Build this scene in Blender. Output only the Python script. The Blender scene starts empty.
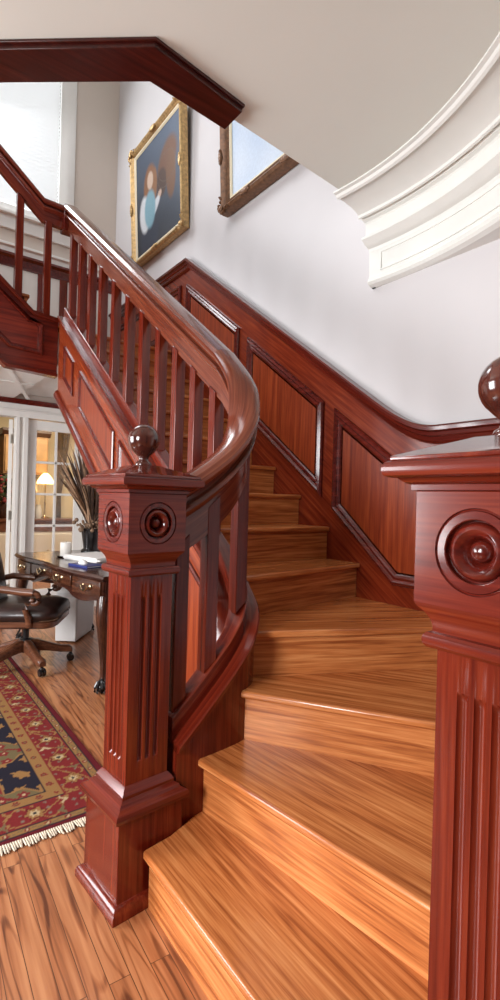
import bpy, bmesh, math, random
from mathutils import Vector, Matrix
random.seed(7)
PI = math.pi
SC = bpy.context.scene
COL = SC.collection
R, RUN, Y5 = 0.19, 0.2625, 1.906            # riser, going, nosing of step five
XW = 2.23                                    # inner face of the right wall
YB = 5.83                                    # back wall
YL = 4.20                                    # landing edge
ZL = 14 * R                                  # landing level
ZC = 2.91                                    # hall ceiling
ZU = 2.29                                    # underside of the landing
def nl(y): return 5 * R + (y - Y5) * R / RUN # nosing line of the straight flight

# ------------------------------------------------------------------ materials
def new_mat(name):
    m = bpy.data.materials.new(name); m.use_nodes = True
    nt = m.node_tree; b = nt.nodes['Principled BSDF']
    return m, nt, b
def N(nt, t, **kw):
    n = nt.nodes.new(t)
    for k, v in kw.items():
        if k.startswith('i_'): n.inputs[k[2:].replace('_', ' ')].default_value = v
        else: setattr(n, k, v)
    return n
def ramp(nt, stops):
    r = nt.nodes.new('ShaderNodeValToRGB'); e = r.color_ramp.elements
    while len(e) < len(stops): e.new(0.5)
    for el, (p, c) in zip(e, stops): el.position = p; el.color = (*c, 1)
    return r
def plain(name, col, rough=.5, metal=0, spec=.5, noise=0, nscale=8, coat=0):
    m, nt, b = new_mat(name); L = nt.links.new
    b.inputs['Roughness'].default_value = rough; b.inputs['Metallic'].default_value = metal
    b.inputs['Specular IOR Level'].default_value = spec
    b.inputs['Coat Weight'].default_value = coat
    tc = N(nt, 'ShaderNodeTexCoord'); nz = N(nt, 'ShaderNodeTexNoise'); nz.inputs['Scale'].default_value = nscale
    nz.inputs['Detail'].default_value = 4
    L(tc.outputs['Object'], nz.inputs['Vector'])
    a = [max(0, c * (1 - noise)) for c in col]; d = [min(1, c * (1 + noise)) for c in col]
    r = ramp(nt, [(.3, a), (.7, d)]); L(nz.outputs['Fac'], r.inputs['Fac']); L(r.outputs['Color'], b.inputs['Base Color'])
    return m
def wood(name, dark, mid, light, rot=(0, 0, 0), rough=.25, scale=1.0, coat=.15, ring=.3, spec=.35, grain_len=.06, pore=.08, along=False):
    """grain runs along local X after rotating the object coordinates by rot"""
    m, nt, b = new_mat(name); L = nt.links.new
    mp = N(nt, 'ShaderNodeMapping'); mp.inputs['Rotation'].default_value = rot
    if along: L(N(nt, 'ShaderNodeAttribute', attribute_name='grain').outputs['Vector'], mp.inputs['Vector'])
    else: L(N(nt, 'ShaderNodeTexCoord').outputs['Object'], mp.inputs['Vector'])
    st = N(nt, 'ShaderNodeMapping'); st.inputs['Scale'].default_value = (grain_len * scale * 24, 48 * scale, 48 * scale)
    L(mp.outputs['Vector'], st.inputs['Vector'])
    n1 = N(nt, 'ShaderNodeTexNoise'); n1.inputs['Scale'].default_value = 1.0; n1.inputs['Detail'].default_value = 5; n1.inputs['Roughness'].default_value = .6
    L(st.outputs['Vector'], n1.inputs['Vector'])
    # cathedral rings: noise thresholded through a sine
    s2 = N(nt, 'ShaderNodeMapping'); s2.inputs['Scale'].default_value = (.55 * scale, 8 * scale, 8 * scale)
    L(mp.outputs['Vector'], s2.inputs['Vector'])
    n2 = N(nt, 'ShaderNodeTexNoise'); n2.inputs['Scale'].default_value = 1.0; n2.inputs['Detail'].default_value = 2
    L(s2.outputs['Vector'], n2.inputs['Vector'])
    mu = N(nt, 'ShaderNodeMath', operation='MULTIPLY'); mu.inputs[1].default_value = 60
    L(n2.outputs['Fac'], mu.inputs[0])
    sn = N(nt, 'ShaderNodeMath', operation='SINE'); L(mu.outputs[0], sn.inputs[0])
    mr = N(nt, 'ShaderNodeMapRange'); mr.inputs['From Min'].default_value = -1; mr.inputs['From Max'].default_value = 1
    mr.inputs['To Min'].default_value = -.16 * ring; mr.inputs['To Max'].default_value = .16 * ring
    L(sn.outputs[0], mr.inputs['Value'])
    # fine pores
    s3 = N(nt, 'ShaderNodeMapping'); s3.inputs['Scale'].default_value = (7, 170, 170)
    L(mp.outputs['Vector'], s3.inputs['Vector'])
    n3 = N(nt, 'ShaderNodeTexNoise'); n3.inputs['Scale'].default_value = 1.0; n3.inputs['Detail'].default_value = 2
    L(s3.outputs['Vector'], n3.inputs['Vector'])
    m3 = N(nt, 'ShaderNodeMapRange'); m3.inputs['From Min'].default_value = .3; m3.inputs['From Max'].default_value = .7
    m3.inputs['To Min'].default_value = -pore; m3.inputs['To Max'].default_value = pore
    L(n3.outputs['Fac'], m3.inputs['Value'])
    ad = N(nt, 'ShaderNodeMath', operation='ADD'); L(n1.outputs['Fac'], ad.inputs[0]); L(mr.outputs['Result'], ad.inputs[1])
    a2 = N(nt, 'ShaderNodeMath', operation='ADD'); L(ad.outputs[0], a2.inputs[0]); L(m3.outputs['Result'], a2.inputs[1])
    r = ramp(nt, [(.25, dark), (.52, mid), (.8, light)])
    L(a2.outputs[0], r.inputs['Fac']); L(r.outputs['Color'], b.inputs['Base Color'])
    b.inputs['Roughness'].default_value = rough; b.inputs['Specular IOR Level'].default_value = spec
    b.inputs['Coat Weight'].default_value = coat; b.inputs['Coat Roughness'].default_value = .12
    bp = N(nt, 'ShaderNodeBump'); bp.inputs['Strength'].default_value = .06; bp.inputs['Distance'].default_value = .004
    L(a2.outputs[0], bp.inputs['Height']); L(bp.outputs['Normal'], b.inputs['Normal'])
    return m
AX, AY, AZ = (0, 0, 0), (0, 0, PI / 2), (0, PI / 2, 0)
CH = ((.070, .0050, .0022), (.130, .0130, .0048), (.200, .029, .0095))     # cherry stain
CHP = ((.115, .012, .0035), (.215, .032, .0085), (.33, .066, .018))     # panels, redder and clearer
CHD = ((.050, .0045, .003), (.10, .010, .0055), (.165, .019, .010))
OAK = ((.26, .066, .016), (.49, .160, .045), (.66, .275, .095))
SL = math.atan2(R, RUN)
cherry_z = wood('cherry_upright_grain', *CH, rot=AZ, rough=.2, coat=.25)
cherry_x = wood('cherry_cross_grain', *CH, rot=AX, rough=.22, coat=.25)
cherry_y = wood('cherry_long_grain', *CH, rot=AY, rough=.22, coat=.25)
cherry_along = wood('cherry_run_grain', *CH, rough=.24, coat=.3, along=True)
mould_along = wood('cherry_moulding_run', *CHD, rough=.2, coat=.5, along=True)
cherry_s = wood('cherry_raking_grain', (.085, .008, .003), (.16, .020, .0062), (.25, .042, .012), rot=(-SL, 0, PI / 2), rough=.24)
rail_mat = wood('handrail_polish', (.075, .013, .007), (.15, .032, .015), (.24, .066, .030), rough=.2, coat=.5, along=True)
rail_x = wood('handrail_polish_cross', (.07, .008, .005), (.15, .02, .01), (.24, .045, .02), rough=.2, coat=.5, along=True)
panel_z = wood('cherry_panel', *CHP, rot=AZ, rough=.3, ring=.35)
mould = wood('cherry_moulding', *CHD, rot=AY, rough=.2, coat=.5)
dark_beam = wood('dark_mahogany_beam', (.024, .003, .002), (.048, .006, .004), (.08, .012, .007), rot=AX, rough=.3)
oak_x = wood('oak_tread', *OAK, rot=AX, rough=.3, ring=.55, coat=.3, pore=.13)
oak_riser = wood('oak_riser', *OAK, rot=AX, rough=.34, ring=.6, coat=.15, pore=.13)
walnut = wood('dark_walnut', (.018, .006, .004), (.042, .013, .008), (.08, .026, .013), rot=AY, rough=.22, coat=.4)
walnut_z = wood('dark_walnut_upright', (.022, .008, .005), (.055, .018, .010), (.11, .038, .018), rot=AZ, rough=.22, coat=.4)
arm_wood = wood('carved_arm_wood', (.05, .018, .010), (.12, .042, .02), (.22, .085, .045), rot=AX, rough=.3, coat=.3)
white_paint = plain('white_trim_paint', (.80, .79, .755), rough=.35, noise=.02)
trim_cream = plain('cream_trim_paint', (.78, .785, .745), rough=.4, noise=.02)
wall_mat = plain('lilac_white_wall_paint', (.62, .60, .605), rough=.7, spec=.2, noise=.02, nscale=2)
wall_beige = plain('beige_wall_paint', (.62, .545, .48), rough=.75, spec=.2, noise=.02, nscale=2)
ceil_mat = plain('ceiling_paint', (.755, .772, .715), rough=.85, spec=.1, noise=.015, nscale=2)
gold = plain('gilded_frame', (.52, .34, .15), rough=.42, metal=.6, noise=.3, nscale=40)
bronze = plain('bronzed_frame', (.16, .075, .035), rough=.4, metal=.35, noise=.4, nscale=40)
liner = plain('cream_frame_liner', (.78, .68, .48), rough=.5)
brass = plain('antique_brass', (.58, .47, .30), rough=.25, metal=1, noise=.2)
leather = plain('dark_brown_leather', (.022, .009, .007), rough=.35, noise=.4, nscale=20, coat=.2)
black = plain('black_plastic', (.012, .012, .014), rough=.35)
blackm = plain('black_lacquer', (.012, .010, .010), rough=.2)
plastic = plain('pale_grey_plastic', (.62, .62, .61), rough=.4)
paper = plain('paper', (.82, .80, .77), rough=.7)
blue = plain('blue_cover', (.022, .032, .16), rough=.4)
wax = plain('white_wax', (.85, .82, .76), rough=.5)
reed = plain('dried_reed', (.075, .040, .025), rough=.8, noise=.45, nscale=30)
reed2 = plain('pale_dried_reed', (.32, .19, .11), rough=.8, noise=.35, nscale=30)
pod = plain('dried_pod', (.20, .12, .07), rough=.8, noise=.4, nscale=60)
steel = plain('nickel_hinge', (.6, .57, .5), rough=.3, metal=1)
wool = plain('cream_fringe_wool', (.62, .54, .42), rough=.95, spec=.1, noise=.2, nscale=60)

def glass_mat(name):
    m, nt, b = new_mat(name); L = nt.links.new
    out = nt.nodes['Material Output']; nt.nodes.remove(b)
    t = N(nt, 'ShaderNodeBsdfTransparent'); g = N(nt, 'ShaderNodeBsdfGlossy'); g.inputs['Roughness'].default_value = .02
    mx = N(nt, 'ShaderNodeMixShader'); mx.inputs['Fac'].default_value = .06
    L(t.outputs[0], mx.inputs[1]); L(g.outputs[0], mx.inputs[2]); L(mx.outputs[0], out.inputs['Surface'])
    return m
glass = glass_mat('window_glass')
def emit(name, col, s):
    m, nt, b = new_mat(name)
    b.inputs['Base Color'].default_value = (*col, 1); b.inputs['Emission Color'].default_value = (*col, 1)
    b.inputs['Emission Strength'].default_value = s
    return m
def vcol(name, rough=.6, spec=.4, noise=.15, nscale=150, coat=0):
    m, nt, b = new_mat(name); L = nt.links.new
    a = N(nt, 'ShaderNodeVertexColor', layer_name='pigment')
    tc = N(nt, 'ShaderNodeTexCoord'); nz = N(nt, 'ShaderNodeTexNoise'); nz.inputs['Scale'].default_value = nscale
    L(tc.outputs['Object'], nz.inputs['Vector'])
    mr = N(nt, 'ShaderNodeMapRange'); mr.inputs['To Min'].default_value = 1 - noise; mr.inputs['To Max'].default_value = 1 + noise
    L(nz.outputs['Fac'], mr.inputs['Value'])
    mx = N(nt, 'ShaderNodeVectorMath', operation='SCALE'); L(a.outputs['Color'], mx.inputs[0]); L(mr.outputs['Result'], mx.inputs['Scale'])
    L(mx.outputs['Vector'], b.inputs['Base Color'])
    b.inputs['Roughness'].default_value = rough; b.inputs['Specular IOR Level'].default_value = spec; b.inputs['Coat Weight'].default_value = coat
    return m
def floor_material():
    m, nt, b = new_mat('oak_strip_floor'); L = nt.links.new
    tc = N(nt, 'ShaderNodeTexCoord'); mp = N(nt, 'ShaderNodeMapping'); mp.inputs['Rotation'].default_value = (0, 0, PI / 2 + .05)
    L(tc.outputs['Object'], mp.inputs['Vector'])
    br = N(nt, 'ShaderNodeTexBrick'); br.offset = .37; br.squash = 1
    br.inputs['Color1'].default_value = (0, 0, 0, 1); br.inputs['Color2'].default_value = (1, 1, 1, 1); br.inputs['Mortar'].default_value = (.5, .5, .5, 1)
    br.inputs['Scale'].default_value = 1; br.inputs['Mortar Size'].default_value = .0012; br.inputs['Brick Width'].default_value = .95; br.inputs['Row Height'].default_value = .058
    L(mp.outputs['Vector'], br.inputs['Vector'])
    # per board shift of the grain
    sc = N(nt, 'ShaderNodeVectorMath', operation='SCALE'); sc.inputs['Scale'].default_value = 7.3
    L(br.outputs['Color'], sc.inputs[0])
    ad = N(nt, 'ShaderNodeVectorMath', operation='ADD'); L(mp.outputs['Vector'], ad.inputs[0]); L(sc.outputs['Vector'], ad.inputs[1])
    s2 = N(nt, 'ShaderNodeMapping'); s2.inputs['Scale'].default_value = (1.0, 9, 9); L(ad.outputs['Vector'], s2.inputs['Vector'])
    n2 = N(nt, 'ShaderNodeTexNoise'); n2.inputs['Scale'].default_value = 1; n2.inputs['Detail'].default_value = 1.5; L(s2.outputs['Vector'], n2.inputs['Vector'])
    mu = N(nt, 'ShaderNodeMath', operation='MULTIPLY'); mu.inputs[1].default_value = 70; L(n2.outputs['Fac'], mu.inputs[0])
    sn = N(nt, 'ShaderNodeMath', operation='SINE'); L(mu.outputs[0], sn.inputs[0])
    pw = N(nt, 'ShaderNodeMapRange'); pw.inputs['From Min'].default_value = .45; pw.inputs['From Max'].default_value = 1; pw.inputs['To Min'].default_value = 0; pw.inputs['To Max'].default_value = .24
    L(sn.outputs[0], pw.inputs['Value'])
    s3 = N(nt, 'ShaderNodeMapping'); s3.inputs['Scale'].default_value = (2.2, 50, 50); L(ad.outputs['Vector'], s3.inputs['Vector'])
    n3 = N(nt, 'ShaderNodeTexNoise'); n3.inputs['Scale'].default_value = 1; n3.inputs['Detail'].default_value = 5; L(s3.outputs['Vector'], n3.inputs['Vector'])
    t1 = N(nt, 'ShaderNodeMath', operation='SUBTRACT'); L(n3.outputs['Fac'], t1.inputs[0]); L(pw.outputs['Result'], t1.inputs[1])
    bw = N(nt, 'ShaderNodeMath', operation='MULTIPLY_ADD'); bw.inputs[1].default_value = .16; L(br.outputs['Color'], bw.inputs[0]); L(t1.outputs[0], bw.inputs[2])
    r = ramp(nt, [(.22, (.11, .030, .011)), (.5, (.345, .122, .046)), (.8, (.50, .215, .092))])
    L(bw.outputs[0], r.inputs['Fac'])
    dk = N(nt, 'ShaderNodeMix', data_type='RGBA'); dk.inputs[7].default_value = (.10, .035, .015, 1)
    L(br.outputs['Fac'], dk.inputs[0]); L(r.outputs['Color'], dk.inputs[6]); L(dk.outputs[2], b.inputs['Base Color'])
    b.inputs['Roughness'].default_value = .3; b.inputs['Coat Weight'].default_value = .25; b.inputs['Coat Roughness'].default_value = .15
    return m
oak_floor = floor_material()

# ------------------------------------------------------------------ geometry helpers
class MB:
    def __init__(s): s.bm = bmesh.new()
    def _v(s, p): return s.bm.verts.new(p)
    def _f(s, vs):
        try: return s.bm.faces.new(vs)
        except ValueError: return None
    def box(s, x0, x1, y0, y1, z0, z1, M=None):
        c = [Vector((x, y, z)) for z in (z0, z1) for x, y in ((x0, y0), (x1, y0), (x1, y1), (x0, y1))]
        if M: c = [M @ p for p in c]
        v = [s._v(p) for p in c]
        for f in ((3, 2, 1, 0), (4, 5, 6, 7), (0, 1, 5, 4), (1, 2, 6, 5), (2, 3, 7, 6), (3, 0, 4, 7)): s._f([v[i] for i in f])
        return s
    def loft(s, rings, cap=True, closed=True):
        R_ = [[s._v(p) for p in r] for r in rings]
        n = len(R_[0])
        for a, b in zip(R_, R_[1:]):
            for i in range(n if closed else n - 1):
                j = (i + 1) % n; s._f([a[i], a[j], b[j], b[i]])
        if cap and closed: s._f(R_[0][::-1]); s._f(R_[-1])
        return s
    def prism(s, pts, vec):
        vec = Vector(vec); a = [Vector(p) for p in pts]
        return s.loft([a, [p + vec for p in a]])
    def squares(s, levels, M=None):
        """levels of (half width, z): stacked square frustums"""
        rings = []
        for w, z in levels:
            r = [Vector((sx * w, sy * w, z)) for sx, sy in ((-1, -1), (1, -1), (1, 1), (-1, 1))]
            rings.append([M @ p for p in r] if M else r)
        return s.loft(rings)
    def lathe(s, prof, M=None, n=32, cap=True):
        rings = []
        for r, z in prof:
            g = [Vector((max(r, 1e-4) * math.cos(2 * PI * i / n), max(r, 1e-4) * math.sin(2 * PI * i / n), z)) for i in range(n)]
            rings.append([M @ p for p in g] if M else g)
        return s.loft(rings, cap)
    def tube(s, pts, rad, n=10):
        pts = [Vector(p) for p in pts]; rad = rad if isinstance(rad, (list, tuple)) else [rad] * len(pts)
        rings = []
        for i, p in enumerate(pts):
            t = (pts[min(i + 1, len(pts) - 1)] - pts[max(i - 1, 0)]).normalized()
            u = t.cross(Vector((0, 0, 1)))
            if u.length < 1e-3: u = Vector((1, 0, 0))
            u.normalize(); w = u.cross(t)
            rings.append([p + rad[i] * (math.cos(a) * u + math.sin(a) * w) for a in [2 * PI * k / n for k in range(n)]])
        return s.loft(rings)
    def sweep(s, path, prof, upscale=None):
        """plumb section swept along a 3D path: prof = (side to the right of travel, up)"""
        path = [Vector(p) for p in path]; rings = []
        for i, p in enumerate(path):
            a = path[i] - path[i - 1] if i else path[1] - path[0]
            b = path[i + 1] - path[i] if i < len(path) - 1 else a
            a = Vector((a.x, a.y, 0)).normalized(); b = Vector((b.x, b.y, 0)).normalized()
            t = (a + b).normalized(); side = Vector((t.y, -t.x, 0)); k = 1 / max(.5, t.dot(a))
            us = upscale[i] if upscale else 1
            rings.append([p + side * (q[0] * k) + Vector((0, 0, q[1] * us)) for q in prof])
        vl = s.bm.verts.layers.float_vector; gl = vl.get('grain') or vl.new('grain')
        n0 = len(s.bm.verts); s.loft(rings); s.bm.verts.ensure_lookup_table()
        run = 0; per = [0]
        for a, b in zip(prof, prof[1:]): per.append(per[-1] + math.hypot(b[0] - a[0], b[1] - a[1]))
        for i in range(len(path)):
            run += (path[i] - path[i - 1]).length if i else 0
            for j in range(len(prof)): s.bm.verts[n0 + i * len(prof) + j][gl] = Vector((run, per[j], .3))
        return s
    def frame(s, pts, normal, prof, inset=True):
        """mitred moulding round a closed planar polygon; prof = (towards inside, out of the plane)"""
        pts = [Vector(p) for p in pts]; nrm = Vector(normal).normalized(); n = len(pts); rings = []
        cen = sum(pts, Vector()) / n
        for i in range(n):
            a = (pts[i] - pts[i - 1]).normalized(); b = (pts[(i + 1) % n] - pts[i]).normalized()
            na = nrm.cross(a); nb = nrm.cross(b)
            mid_a = (pts[i] + pts[i - 1]) / 2
            if na.dot(cen - mid_a) < 0: na = -na; nb = -nb
            m = (na + nb); m = m / max(.3, m.length_squared) * 2
            rings.append([pts[i] + m * q[0] + nrm * q[1] for q in prof])
        R_ = [[s._v(p) for p in r] for r in rings]; k = len(prof)
        for i in range(n):
            A, B = R_[i], R_[(i + 1) % n]
            for j in range(k): s._f([A[j], A[(j + 1) % k], B[(j + 1) % k], B[j]])
        return s
    def blob(s, c, r, M=None, nu=10, nv=7):
        c = Vector(c); r = (r, r, r) if not isinstance(r, (tuple, list)) else r; rings = []
        for j in range(nv + 1):
            th = PI * j / nv; q = max(math.sin(th), .02)
            g = [Vector((r[0] * q * math.cos(2 * PI * i / nu), r[1] * q * math.sin(2 * PI * i / nu), -r[2] * math.cos(th))) for i in range(nu)]
            rings.append([c + ((M @ p) if M else p) for p in g])
        return s.loft(rings)
    def grid(s, nx, ny, fn):
        V = [[s._v(fn(i / nx, j / ny)) for i in range(nx + 1)] for j in range(ny + 1)]
        for j in range(ny):
            for i in range(nx): s._f([V[j][i], V[j][i + 1], V[j + 1][i + 1], V[j + 1][i]])
        return s
    def build(s, name, mat, parent=None, bevel=0, smooth=35, local=False, colour=None, seg=2, mat_x=None):
        bm = s.bm
        bmesh.ops.recalc_face_normals(bm, faces=bm.faces)
        off = parent_world(parent) if (parent and not local) else Vector()
        if off.length: bmesh.ops.translate(bm, verts=bm.verts, vec=-off)
        lim = math.radians(smooth)
        for f in bm.faces: f.smooth = True
        for e in bm.edges:
            if len(e.link_faces) != 2 or e.calc_face_angle(9) > lim: e.smooth = False
        if mat_x:
            for f in bm.faces: f.material_index = 1 if abs(f.normal.x) > abs(f.normal.y) else 0
        me = bpy.data.meshes.new(name)
        if colour:
            lay = bm.verts.layers.float_color.new('pigment')
            for v in bm.verts: v[lay] = (*colour(v.co), 1)
        bm.to_mesh(me); bm.free()
        o = bpy.data.objects.new(name, me); COL.objects.link(o); me.materials.append(mat)
        if mat_x: me.materials.append(mat_x)
        if parent: o.parent = parent
        if bevel:
            b = o.modifiers.new('edge', 'BEVEL'); b.width = bevel; b.segments = seg; b.limit_method = 'ANGLE'; b.angle_limit = math.radians(40); b.harden_normals = False
        return o
def parent_world(o):
    v = Vector()
    while o: v += o.location; o = o.parent
    return v
def thing(name, loc, label, cat, group=None, rz=0):
    o = bpy.data.objects.new(name, None); COL.objects.link(o); o.empty_display_size = .1
    o.location = loc; o.rotation_euler = (0, 0, rz); tag(o, label, cat, group); return o
def tag(o, label, cat, group=None):
    o['label'] = label; o['category'] = cat
    if group: o['group'] = group
    return o
def struct(o): o['kind'] = 'structure'; return o
def dup(o, loc=None, parent=None):
    c = o.copy(); COL.objects.link(c)
    if parent is not None: c.parent = parent
    if loc is not None: c.location = loc
    for ch in list(o.children): dup(ch, None, c)
    return c
def bez(p0, p1, p2, n):
    p0, p1, p2 = Vector(p0), Vector(p1), Vector(p2)
    return [(1 - t) ** 2 * p0 + 2 * t * (1 - t) * p1 + t * t * p2 for t in [i / n for i in range(n + 1)]]

# ------------------------------------------------------------------ camera
F, YAW, ROLL, H = 508.8, .6371, .0283, 1.2881
fw = Vector((math.sin(YAW), math.cos(YAW), 0)); rt = Vector((math.cos(YAW), -math.sin(YAW), 0)); up = Vector((0, 0, 1))
cx = math.cos(ROLL) * rt + math.sin(ROLL) * up; cy = -math.sin(ROLL) * rt + math.cos(ROLL) * up; cz = -fw
cam = bpy.data.cameras.new('camera'); cam.sensor_fit = 'VERTICAL'; cam.sensor_height = 36; cam.sensor_width = 36; cam.lens = F / 1000 * 36
cam.clip_start = .02
co = bpy.data.objects.new('camera', cam); COL.objects.link(co)
M4 = Matrix((cx, cy, cz)).transposed().to_4x4(); M4.translation = (0, 0, H); co.matrix_world = M4
SC.camera = co

# ------------------------------------------------------------------ room shell
struct(MB().box(-3.5, 4.5, -3.0, 9.4, -.12, 0).build('floor', oak_floor))
struct(MB().box(XW, XW + .14, -1.6, YB + .14, 0, 6.6).build('wall_right', wall_mat))
w = MB()                                                  # back wall round the stair window
w.box(1.62, XW + .14, YB, YB + .14, ZU, 6.6).box(-1.6, 1.62, YB, YB + .14, ZU, 4.26).box(-1.6, 1.62, YB, YB + .14, 6.3, 6.6).box(-1.6, -.2, YB, YB + .14, 4.26, 6.3)
struct(w.build('wall_back', wall_beige))
w = MB()                                                  # office wall under the landing, round two door openings
w.box(-1.6, .28, YB, YB + .12, 0, ZU).box(.28, 1.2, YB, YB + .12, 2.1, ZU).box(1.2, 1.31, YB, YB + .12, 0, ZU).box(1.31, 1.95, YB, YB + .12, 2.1, ZU).box(1.95, 3.4, YB, YB + .12, 0, ZU)
struct(w.build('wall_office', white_paint))
struct(MB().box(-1.6, 4.0, 9.2, 9.34, 0, 2.7).build('wall_study', plain('study_wall_paint', (.74, .64, .45), rough=.8)))
struct(MB().box(3.4, 3.5, YB + .12, 9.2, 0, 2.7).build('wall_study_side', plain('study_side_paint', (.74, .66, .52), rough=.8)))
# hall ceiling: cut back to an angled edge over the stairwell
edge = [(XW, 1.90), (1.19, 1.815), (.80, 1.76), (.345, 2.125), (-1.6, 3.73), (-3.5, 3.73), (-3.5, -3), (XW + .1, -3), (XW + .1, 1.90)]
struct(MB().prism([(x, y, ZC) for x, y in edge], (0, 0, .34)).build('ceiling', ceil_mat))
struct(MB().box(-1.6, XW + .14, 1.0, YB + .14, 6.6, 6.7).build('ceiling_stairwell', ceil_mat))
struct(MB().box(-1.6, 4.0, YB + .12, 9.2, 2.6, 2.68).build('ceiling_study', ceil_mat))
struct(MB().box(-1.6, 1.16, YL + .06, YB, ZU, ZU + .05).build('ceiling_office', white_paint))
# cover boards on the office ceiling and its dark cornice
t = MB(); t.prism([(.80, 4.35, ZU), (.84, 4.35, ZU), (1.30, 5.7, ZU), (1.26, 5.7, ZU)], (0, 0, -.012)); t.box(.3, 1.15, 4.92, 4.96, ZU - .012, ZU)
struct(t.build('trim_1', white_paint, bevel=.003))
struct(MB().prism([(-1.6, YB, ZU), (-1.6, YB - .045, ZU), (-1.6, YB - .04, ZU - .02), (-1.6, YB - .015, ZU - .05), (-1.6, YB, ZU - .05)], (5.0, 0, 0)).build('trim_2', mould))
# dark board capping the underside of the ceiling edge over the stairwell
a = [(1.182, 1.726), (.764, 1.673), (.329, 2.032), (-1.5, 3.54)]; b_ = [(-1.5, 3.74), (.385, 2.172), (.816, 1.824), (1.182, 1.855)]
t = MB(); t.prism([(x, y, ZC - .03) for x, y in a + b_], (0, 0, .03))
a2 = [(1.188, 1.716), (.762, 1.662), (.325, 2.022), (-1.5, 3.53)]
t.prism([(x, y, ZC - .012) for x, y in a2 + b_], (0, 0, .012))
struct(t.build('trim_3', dark_beam, bevel=.003))

# curved cornice: a moulded ring, centre in the hall
CXc, CYc = .39, 1.71
prof = [(1.515, 2.909), (1.515, 2.901), (1.532, 2.897), (1.540, 2.886), (1.552, 2.880), (1.556, 2.890), (1.60, 2.887), (1.65, 2.879), (1.69, 2.866), (1.71, 2.854), (1.712, 2.840), (1.722, 2.836), (1.735, 2.846), (1.745, 2.837), (1.765, 2.832), (1.772, 2.824),
        (1.775, 2.762), (1.76, 2.755), (1.742, 2.742), (1.742, 2.732), (1.757, 2.722), (1.772, 2.71), (1.785, 2.703), (1.803, 2.698),
        (1.810, 2.685), (1.815, 2.545), (1.806, 2.53), (1.80, 2.515), (1.81, 2.502), (1.835, 2.492), (2.75, 2.49), (2.75, 2.909)]
# scaled so that the fascia clears the wall where it dies into it
a0 = math.asin((1.905 - CYc) / 1.70); rings = []
for i in range(61):
    an = a0 - (a0 + 1.2) * i / 60
    rings.append([Vector((min(CXc + r * math.cos(an), XW + .03), CYc + r * math.sin(an) if i else 1.905, z)) for r, z in prof])
cornice = struct(MB().loft(rings).build('trim_4', trim_cream, smooth=14))
# raised fillet of the long recessed panel on the cornice's fascia
t = MB()
for z0, z1 in ((2.660, 2.666), (2.565, 2.571)):
    rr = []
    for i in range(49):
        an = .066 - 1.2 * i / 48
        rr.append([Vector((CXc + r * math.cos(an), CYc + r * math.sin(an), z)) for r, z in ((1.806, z0), (1.806, z1), (1.818, z1), (1.818, z0))])
    t.loft(rr)
rr = []
for i in range(3):
    an = .068 - .004 * i / 2
    rr.append([Vector((CXc + r * math.cos(an), CYc + r * math.sin(an), z)) for r, z in ((1.806, 2.565), (1.806, 2.666), (1.818, 2.666), (1.818, 2.565))])
t.loft(rr)
t.build('fillet', trim_cream, cornice)

# ------------------------------------------------------------------ stair window
sky_glow = emit('daylight_behind_blind', (.93, .97, 1.0), 1.7)
wf = struct(MB().frame([(-.2, YB, 4.26), (1.62, YB, 4.26), (1.62, YB, 6.3), (-.2, YB, 6.3)], (0, -1, 0), [(-.11, 0), (-.11, .022), (-.09, .03), (-.02, .022), (.0, .018), (.05, .012), (.05, -.03), (.0, -.03)]).build('window_1', white_paint, smooth=30))
g = MB().box(-.15, 1.57, YB + .05, YB + .056, 4.31, 6.25).build('pane', sky_glow, wf)
g['label'] = 'bright pane behind the blind'
s_ = MB().box(-.35, 1.76, YB - .07, YB + .01, 4.19, 4.225).box(-.3, 1.73, YB - .028, YB + .01, 4.05, 4.19).build('sill', white_paint, wf, bevel=.004)
bl = thing('window_blind', (.7, YB - .01, 6.2), 'white slatted blind drawn down over the stair window', 'blind')
def blind_mat():
    m, nt, b = new_mat('blind_slat'); b.inputs['Base Color'].default_value = (.85, .85, .84, 1); b.inputs['Roughness'].default_value = .5
    out = nt.nodes['Material Output']; tr = N(nt, 'ShaderNodeBsdfTranslucent'); tr.inputs['Color'].default_value = (.9, .9, .9, 1)
    mx = N(nt, 'ShaderNodeMixShader'); mx.inputs['Fac'].default_value = .5
    nt.links.new(b.outputs[0], mx.inputs[1]); nt.links.new(tr.outputs[0], mx.inputs[2]); nt.links.new(mx.outputs[0], out.inputs['Surface'])
    return m
t = MB(); z = 4.34
while z < 6.2:
    t.prism([(-.14, YB + .03, z), (-.14, YB + .032, z + .001), (-.14, YB + .012, z + .040), (-.14, YB + .010, z + .039)], (1.70, 0, 0)); z += .042
t.build('slats', blind_mat(), bl); MB().box(-.14, 1.56, YB + .005, YB + .04, 6.2, 6.245).build('head_rail', white_paint, bl)

# chair rail, dark band and pale panels on the landing's back wall
t = MB().prism([(-1.6, YB, 3.90), (-1.6, YB - .045, 3.90), (-1.6, YB - .045, 3.875), (-1.6, YB - .02, 3.86), (-1.6, YB - .02, 3.81), (-1.6, YB, 3.81)], (3.81, 0, 0))
struct(t.build('trim_5', white_paint, smooth=25))
wb = thing('wainscot', (0.4, YB, ZL), 'dark rail and stiles with pale panels on the landing back wall', 'wainscot')
MB().prism([(-1.6, YB, 3.80), (-1.6, YB - .05, 3.80), (-1.6, YB - .055, 3.775), (-1.6, YB - .03, 3.75), (-1.6, YB - .03, 3.69), (-1.6, YB - .02, 3.66), (-1.6, YB, 3.66)], (3.82, 0, 0)).build('chair_rail', mould, wb, smooth=25)
t = MB()
for x in (-.6, -.3, 0, .3, .6, .9, 1.13, 1.37, 1.60, 1.83, 2.06): t.box(x, x + .085, YB - .025, YB, ZL, 3.665)
t.build('stile', cherry_z, wb, bevel=.003)
MB().box(-1.6, XW - .03, YB - .012, YB, ZL, 3.66).build('panel', trim_cream, wb)

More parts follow.
